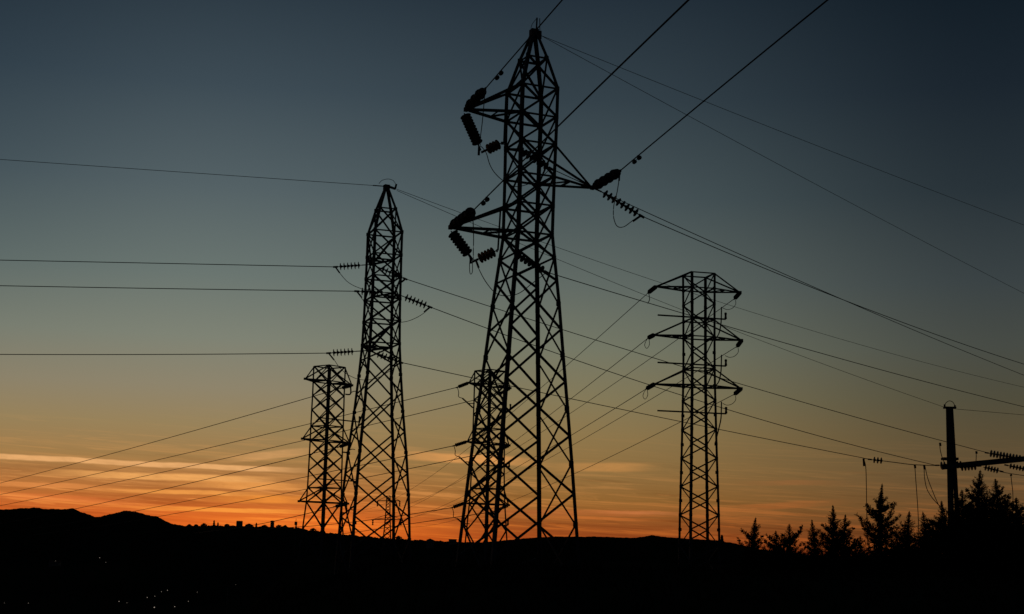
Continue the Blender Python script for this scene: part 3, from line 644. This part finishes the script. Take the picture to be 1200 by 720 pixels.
# ================================================================== trees
def conifer(px, py, Y, k, label, arms=(), seed=0, dens=1.0, asc=.7, name='conifer_tree', group='conifers silhouetted at right', spire=.5):
    """k: half width gained per pixel below the top; arms: (pixels below top, reach in pixels, side) of the long upswept limbs"""
    rnd = random.Random(seed+int(px)*3); top = P(px, py, Y); gx, gy = top.x, top.y; g = ground_z(gx, gy); H = top.z-g; m = Y/F
    root = empty(name, Vector((gx, gy, g)), label, 'tree', group); bend = rnd.uniform(-.05, .05)*H
    tp = lambda d: Vector((gx+bend*math.sin(max(0, H-d)/H*3.1), gy, g+H-d))          # a point of the stem, d metres below the top
    mb = MB(); mb.tube([tp(H*(1-i/10)) for i in range(11)], .03+.022*H, 7, .006); mb.build('trunk', BARK, root)
    mb = MB(); vs, fs = [], []
    def needle(c, d, s):
        a = d.cross(Vector((rnd.gauss(0, 1), rnd.gauss(0, 1), rnd.gauss(0, 1))))
        if a.length < 1e-3: return
        a.normalize(); b = len(vs); w = s*.17
        vs.extend([c-a*w*.6, c+a*w*.6, c+d*s*.6+a*w, c+d*s, c+d*s*.6-a*w]); fs.append((b, b+1, b+2, b+3, b+4))
    def twig(p, d0, L, curl, thick, depth=0):
        n = max(3, int(L/.06)); st = L/n; pts = [p.copy()]; droop = rnd.uniform(-.05, .05)
        for q in range(n):
            d0 = (d0+Vector((0, 0, curl/n))+Vector((rnd.gauss(0, 1), rnd.gauss(0, 1), rnd.gauss(0, 1)))*.06).normalized(); p = p+d0*st; pts.append(p.copy())
        mb.tube(pts, .005+.009*L, 4, .003)
        for q in range(1, n+1):
            fr = q/n; sp = thick*(1.0-.45*fr)
            for _ in range(int(9*dens)):
                v = Vector((rnd.gauss(0, 1), rnd.gauss(0, 1), rnd.gauss(0, 1)))
                v = (v-d0*v.dot(d0)); v.normalize(); c = pts[q-1].lerp(pts[q], rnd.random())+v*sp*rnd.random()*.45
                needle(c, (d0*rnd.uniform(.5, 1.2)+v).normalized(), sp*rnd.uniform(.8, 1.5))
            if depth == 0 and L > .35 and .25 < fr < .9 and q % 3 == 0:
                sd = d0.cross(Vector((0, 0, 1))).normalized()*rnd.choice((-1, 1)); twig(pts[q], (d0*.8+sd+Vector((0, 0, .2))).normalized(), L*.38*(1.15-fr), curl*.5, thick*.8, 1)
    d = .04
    while d < min(H*.93, 4.2):
        reach = (k*(d/m)**1.08)*m+.012; a0 = rnd.uniform(0, 6.28); nb = 5 if d > .3 else 4
        for b in range(nb):
            a = a0+6.283*b/nb+rnd.uniform(-.35, .35); L = reach*rnd.choice((.5, .75, .9, 1.05, 1.3)); rise = asc*rnd.uniform(.4, 1.2)
            twig(tp(d+L*rise*.6), Vector((math.cos(a), math.sin(a), rise*.5)).normalized(), L*1.1, rise*.8, .022+.05*min(1, d*1.4))
        d += .04+.045*min(1, d)
    for dd, rc, sg in arms:
        L = rc*m*1.25; twig(tp(dd*m+L*.62), Vector((sg*.85, rnd.uniform(-.3, .3), .35)).normalized(), L, .75, .085); twig(tp(dd*m+L*.7), Vector((sg*.8, rnd.uniform(-.5, .5), .32)).normalized(), L*.8, .7, .08)
    for _ in range(60): t = rnd.random(); needle(tp(t*.2), Vector((rnd.uniform(-.4, .4), rnd.uniform(-.4, .4), 1)).normalized(), .02+.035*t)
    mb.add(vs, fs); mb.build('crown', LEAF, root); return root
T_ = [
 (886, 606.5, 44, .26, .8, [(14, 15, -1), (9, 8, 1), (22, 13, 1), (26, 20, -1)], 'leftmost small conifer of the row, with upturned lower twigs'),
 (909, 622, 43, .55, .7, [(4, 12, -1), (9, 16, -1)], 'low dark bush between the two leftmost conifers'),
 (925, 614, 44, .50, .7, [(3, 20, 1), (8, 14, 1), (10, 16, -1), (16, 24, -1)], 'broad low conifer with spreading arms, second in the row'),
 (951, 609, 46, .30, .6, [(12, 8, 1)], 'narrow small conifer left of the double topped one'),
 (976, 592, 43, .30, .6, [(22, 14, -1), (28, 19, -1), (36, 22, -1)], 'taller spire shaped conifer, left of a pair of tops'),
 (991, 603, 44, .36, .6, [(8, 8, 1), (16, 13, 1), (28, 20, 1)], 'conifer beside the taller spire, right one of the pair'),
 (1008, 628, 41, .75, .6, [(4, 10, -1)], 'low bush under the long vertical dropper'),
 (1034, 567, 40, .16, .8, [(18, 8, -1), (16, 8, 1), (24, 12, 1), (20, 16, 1), (28, 25, 1), (26, 20, -1), (34, 27, -1), (36, 26, 1), (44, 26, -1), (46, 22, 1), (52, 24, -1), (24, 17, -1), (40, 17, 1)], 'tall thin conifer with star like upswept branches standing clear of the others'),
 (1066, 599, 42, .34, .6, [(14, 12, -1), (22, 18, -1)], 'small conifer right of the star shaped one'),
 (1081, 600, 42, .45, .5, [(10, 10, 1)], 'small bushy conifer left of the concrete pole'),
 (1103, 587, 44, .36, .6, [], 'conifer hiding the foot of the concrete pole'),
 (1127, 574, 40, .55, .5, [(8, 12, -1), (12, 14, 1)], 'broad dark tree just right of the concrete pole'),
 (1149, 551, 38, .36, .5, [(14, 9, -1), (24, 16, -1)], 'tallest dense conifer beneath the crossbeam'),
 (1166, 561, 39, .42, .5, [(10, 10, 1), (20, 16, 1)], 'dense conifer shouldering the tallest one on its right'),
 (1191, 583, 37, .60, .55, [(8, 14, 1), (6, 10, -1)], 'bushy tree cut by the right frame edge'),
 (1050, 622, 39, .8, .5, [], 'low dark bush right of the star shaped conifer'),
 (1092, 610, 41, .7, .5, [], 'dark bush filling the gap left of the concrete pole'),
 (1138, 588, 41, .7, .5, [], 'dark bush behind the foot of the tallest dense conifer'),
 (1178, 584, 42, .6, .5, [], 'dark bush between the dense conifer and the tree at the frame edge'),
]
for i, (px, py, Y, k, asc, arms, lb) in enumerate(T_): conifer(px, py, Y, k, lb, arms, seed=i*13, dens=1.0 if px < 1100 else 1.3, asc=asc)

# ================================================================== distant skyline
def skyline_block(name, label, cat, px0, px1, py0, py1, Y, roof=None, mat_=WALL, win=0):
    a, b = P(px0, py0, Y), P(px1, py0, Y); w = b.x-a.x; base = P((px0+px1)/2, py1, Y).z-6; h = a.z-base; cx = (a.x+b.x)/2
    root = empty(name, Vector((cx, Y, base)), label, cat)
    mb = MB(); mb.box((cx, Y, base+h/2), w, w*.9, h)
    mb.build('wall', mat_, root); mb = MB(); z = base+h
    if roof == 'battlements':
        n = 4
        for i in range(n):
            for s_ in (-1, 1): mb.box((cx-w/2+w*(i+.5)/n, Y+s_*w*.42, z+w*.07), w/n*.55, w*.05, w*.13)
        for s_ in (-1, 1):
            for j in range(3): mb.box((cx+s_*w*.47, Y-w*.25+w*.25*j, z+w*.06), w*.05, w*.12, w*.12)
        mb.build('battlement', mat_, root)
    elif roof == 'gable':
        e = w*.55; zz = z+w*.22
        mb.add([(cx-e, Y-w*.5, z+.01), (cx+e, Y-w*.5, z+.01), (cx+e, Y+w*.5, z+.01), (cx-e, Y+w*.5, z+.01), (cx, Y-w*.5, zz), (cx, Y+w*.5, zz)], [(0, 1, 4), (2, 3, 5), (1, 2, 5, 4), (3, 0, 4, 5), (3, 2, 1, 0)]); mb.build('roof', ROOF, root)
    elif roof == 'tank':
        mb.lathe(Vector((cx, Y, z)), Vector((cx, Y, z+1)), [(0, w*.3), (w*.1, w*.62), (w*.5, w*.62), (w*.6, w*.2)], 12); mb.build('tank', mat_, root)
    else:
        mb.box((cx, Y, z+.25), w*1.04, w*.94, .5); mb.build('roof', mat_, root)
    if win:
        for i in range(win):
            mb = MB(); mb.box((cx-w*.3+w*.6*i/max(1, win-1), Y-w*.45-.02, z-h*.25), w*.12, .12, w*.2); mb.build('window', PANE, root)
    return root
skyline_block('castle_tower', 'square block shaped tower topping the distant town skyline', 'tower', 277.5, 284, 611.3, 617, 1480, 'battlements', win=2)
skyline_block('water_tower', 'slim tower with a wider top at the right of the town skyline', 'tower', 317.2, 321.2, 612.6, 619, 1480, 'tank', win=0)
skyline_block('distant_house', 'gabled house between the square tower and the slim tower', 'house', 288, 296, 615.5, 619, 1480, 'gable', win=2)
skyline_block('distant_house', 'small block standing on the low skyline left of the tallest pylon', 'house', 526, 535, 632.5, 637, 1450, win=3)
skyline_block('distant_house', 'second small block right beside the low one left of the tallest pylon', 'house', 500, 508, 633, 637, 1450, 'gable', win=2)
def far_tree(px, py, Y, hw, label, tall=False):
    rnd = random.Random(int(px)); top = P(px, py, Y); m = Y/F; base = top.z-(hw*m*(5 if tall else 2.2)); root = empty('distant_tree', Vector((top.x, Y, base-3)), label, 'tree', 'trees along the distant skyline')
    mb = MB(); mb.tube([Vector((top.x, Y, base-4)), Vector((top.x, Y, top.z-hw*m*.5))], .5, 6, .15); mb.build('trunk', BARK, root)
    mb = MB(); H = top.z-base
    for _ in range(420):
        t = rnd.random(); rr = hw*m*((1-t)**.7 if tall else math.sqrt(max(0, 1-(2*t-1)**2)))*rnd.uniform(.3, 1.1); a = rnd.uniform(0, 6.28)
        c = Vector((top.x+math.cos(a)*rr, Y+math.sin(a)*rr, base+H*t)); s_ = rnd.uniform(.3, .9)
        u = Vector((rnd.gauss(0, 1), rnd.gauss(0, 1), rnd.gauss(0, 1))).normalized()*s_; v = u.cross(Vector((rnd.gauss(0, 1), rnd.gauss(0, 1), rnd.gauss(0, 1)))).normalized()*s_
        mb.add([c-u, c-v, c+u, c+v], [(0, 1, 2, 3)])
    mb.build('crown', LEAF, root)
for a in ((251, 610.5, 1470, 1.1, 'tall cypress left of the pair on the town skyline', True), (255.5, 613, 1470, 1.2, 'shorter cypress right of the tall one on the town skyline', True),
          (222, 614.8, 1470, 3.5, 'leftmost round tree on the town skyline, at the foot of the hills'), (230, 615, 1480, 3, 'low round tree, second from the left on the town skyline'), (239, 613.8, 1470, 4.4, 'wide round tree left of the tall cypress on the town skyline'), (292, 615, 1475, 3, 'round tree just right of the square tower'), (310, 615.5, 1475, 3.5, 'round tree just left of the slim tower'), (266, 614.5, 1470, 3.2, 'round tree left of the square tower on the skyline'), (300.5, 613.5, 1470, 1.5, 'pointed cypress right of the gabled house on the skyline', True),
          (327, 615.5, 1470, 4, 'round tree right of the slim tower on the skyline'), (334, 616, 1465, 3.5, 'outer round tree at the end of the town skyline'),
          (347, 616, 1470, 1.2, 'small cypress just left of the flat topped pylon', True), (367, 619.5, 1450, 4, 'round tree seen through the legs of the flat topped pylon'),
          (467, 628.5, 1430, 4.5, 'round dark tree seen through the base of the left pylon'), (846, 628, 880, 1.6, 'lone small tree just right of the base of the right pylon', True)): far_tree(*a)
# far pylon seen through the left one
fp = P(453.5, 632, 420); gzf = ground_z(fp.x, fp.y); root = empty('distant_pylon', Vector((fp.x, fp.y, gzf)), 'tiny far pylon seen between the legs of the slender left pylon', 'electricity pylon')
mb = MB(); z1 = P(453.5, 581, 420).z; ww = [(.5, z1), (.62, P(453.5, 600, 420).z), (1.1, P(453.5, 634, 420).z), (2.4, gzf)]
crn = [(-1, -1), (1, -1), (1, 1), (-1, 1)]; pt = lambda i, q: Vector((fp.x+crn[q][0]*ww[i][0], fp.y+crn[q][1]*ww[i][0], ww[i][1]))
for i in range(3):
    nsub = (5, 6, 8)[i]
    for q in range(4):
        mb.angle(pt(i, q), pt(i+1, q), .2)
        for s_ in range(nsub):
            a, b = s_/nsub, (s_+1)/nsub; q2 = (q+1) % 4; A0, A1 = pt(i, q), pt(i+1, q); B0, B1 = pt(i, q2), pt(i+1, q2)
            mb.bar(A0.lerp(A1, a), B0.lerp(B1, b), .1); mb.bar(B0.lerp(B1, a), A0.lerp(A1, b), .1)
mb.build('lattice_body', STEEL, root)
for yy, xl, xr in ((587, 442.5, 468.5), (609, 437, 470)):
    mb = MB(); a, b = P(xl, yy, 420), P(xr, yy, 420); mb.bar(a, b, .22); up3 = Vector((0, 0, 1.6)); mb.bar(a, Vector((fp.x, fp.y, a.z))+up3, .12); mb.bar(b, Vector((fp.x, fp.y, b.z))+up3, .12); mb.build('crossarm', STEEL, root)
    for e in (a, b): mb = MB(); mb.lathe(e, e-Vector((0, 0, 1)), [(0, .08), (.3, .3), (.6, .12), (.9, .3), (1.2, .12), (1.5, .28), (1.7, .05)], 8); mb.build('insulator_string', GLASS, root)
for px, py, lb in ((400.3, 614, 'thin mast between the flat topped pylon and the slender pylon'), (416.5, 607, 'taller thin mast seen through the slender left pylon'), (82/1*1.0+265, 608, 'thin mast on the town skyline left of the flat topped pylon')):
    tpz = P(px, py, 900); g = -30; root = empty('antenna_mast', Vector((tpz.x, 900, g)), lb, 'mast', 'thin masts on the skyline')
    mb = MB(); mb.tube([Vector((tpz.x, 900, g)), Vector((tpz.x, 900, tpz.z))], .32, 6, .12); mb.build('pole', STEEL, root)
    mb = MB(); mb.box((tpz.x, 900, tpz.z-3), 1.6, 1.2, 2.2); mb.build('antenna_panel', STEEL, root)

# ================================================================== town lights and houses in the valley
def hit(px, py, dmin=60, lift=0):
    r_ = ray(px, py); r_ /= r_.y; t = dmin
    while t < 6000:
        p = EYEV+r_*t
        if p.z < ground_z(p.x, p.y)+lift: return p, t
        t *= 1.01
    return None, None
def street_lamp(p, size, label):
    g = ground_z(p.x, p.y); root = empty('street_lamp', Vector((p.x, p.y, g)), label, 'street lamp', 'lit street lamps in the dark valley')
    mb = MB(); mb.tube([Vector((p.x, p.y, g-.3)), Vector((p.x, p.y, g+7)), Vector((p.x+.6, p.y, g+7.6)), Vector((p.x+1.3, p.y, g+7.7))], .09, 6, .06); mb.build('lamp_post', STEEL, root)
    c = Vector((p.x+1.4, p.y, g+7.65)); mb = MB(); mb.lathe(c-Vector((0, 0, size*.5)), c+Vector((0, 0, size*.5)), [(0, size*.3), (size*.25, size*.55), (size*.6, size*.5), (size*.9, size*.15)], 8); mb.build('lamp_head', LAMP, root)
LT = [(116, 654, .7), (123, 660, .5), (137, 705, .9), (170, 702, .8), (179, 699, .6), (187, 695, .6), (194, 693, .8), (178, 713, 1.3), (202, 711, .9), (218, 706, .7), (227, 689, .6), (229, 694, .5),
      (240, 690, .6), (267, 691, .4), (30, 709, .6), (2, 709, .4), (324, 645, .9), (64, 658, .4), (146, 708, .5)]
where = ['upper left lamp of the pair below the hills', 'lower right lamp of the pair below the hills', 'lamp left of the cluster at lower left', 'lamp at the left end of the slanting lamp row', 'second lamp of the slanting row',
         'third lamp of the slanting row', 'fourth and brightest lamp of the slanting row', 'brightest lamp, at the bottom of the cluster', 'bright lamp right of the bottom brightest one', 'lamp at the lower right of the cluster',
         'top lamp of the close upright pair', 'bottom lamp of the close upright pair', 'lamp right of the close upright pair', 'faint lamp at the right of the cluster', 'lone lamp near the bottom left corner', 'lamp touching the left frame edge',
         'lamp under the town skyline', 'faintest lamp, alone under the left hill', 'small lamp beside the left lamp of the cluster', 'lone lamp below the flat topped pylon']
for (px, py, s_), w_ in zip(LT, where):
    p, t = hit(px, py, 260, 7.65)
    if p is None or t < 130: continue

    street_lamp(p, s_*t/F*1.0, w_)
hi = 0
hl = ['pale house furthest left under the dark hills', 'pale house with gabled roof under the first hill', 'wide pale house below the dip between the hills', 'house beneath the second hill', 'small house right of the second hill foot',
      'tall pale block in the valley beside the upper lamps', 'low house in the valley left of the slanting lamp row', 'house right of the upper pair of lamps', 'house below the town skyline left part', 'house below the town skyline right part']
for (px, py, w_, h_) in ((12, 640, 14, 6), (48, 652, 16, 7), (84, 643, 22, 7), (150, 648, 15, 8), (196, 640, 12, 6), (112, 648, 10, 13), (64, 664, 16, 6), (172, 655, 16, 9), (228, 640, 14, 7), (278, 642, 16, 7)):
    p, t = hit(px, py)
    if p is None: continue
    g = ground_z(p.x, p.y); root = empty('valley_house', Vector((p.x, p.y, g)), hl[hi], 'house', 'pale houses in the dark valley'); hi += 1
    a = random.uniform(-.5, .5); mb = MB(); mb.box((p.x, p.y, g+h_/2-.5), w_, 9, h_+1, a); mb.build('wall', WALL, root)
    ca, sa = math.cos(a), math.sin(a); f = lambda x, y, z: Vector((p.x+x*ca-y*sa, p.y+x*sa+y*ca, z)); z = g+h_+.01; e = w_/2+.5
    mb = MB(); mb.add([f(-e, -5, z), f(e, -5, z), f(e, 5, z), f(-e, 5, z), f(-e, 0, z+2.4), f(e, 0, z+2.4)], [(0, 1, 5, 4), (2, 3, 4, 5), (1, 2, 5), (3, 0, 4), (3, 2, 1, 0)]); mb.build('roof', ROOF, root)
    for i in range(3):
        c = f(-w_*.3+w_*.3*i, -4.53, g+h_*.6); mb = MB(); mb.box(c, 1.1, .1, 1.5, a); mb.build('window', PANE, root)

# grass tussocks over the near ground
mb = MB(); rnd = random.Random(5)
for _ in range(9000):
    a = rnd.uniform(-.5, .5); d = 14+60*rnd.random()**1.6; x, y = d*math.sin(a), d*math.cos(a); g = ground_z(x, y)-.02
    for k in range(3):
        h = rnd.uniform(.08, .28); b = rnd.uniform(0, 3.14); w = .012+.0006*d; dx, dy = math.cos(b)*w, math.sin(b)*w; lx, ly = rnd.gauss(0, .08), rnd.gauss(0, .08); ox, oy = rnd.gauss(0, .12), rnd.gauss(0, .12)
        mb.add([(x+ox-dx, y+oy-dy, g), (x+ox+dx, y+oy+dy, g), (x+ox+lx, y+oy+ly, g+h)], [(0, 1, 2)])
tag(mb.build('grass', GROUND), 'dark grass tussocks over the unlit foreground', 'grass', kind='stuff')
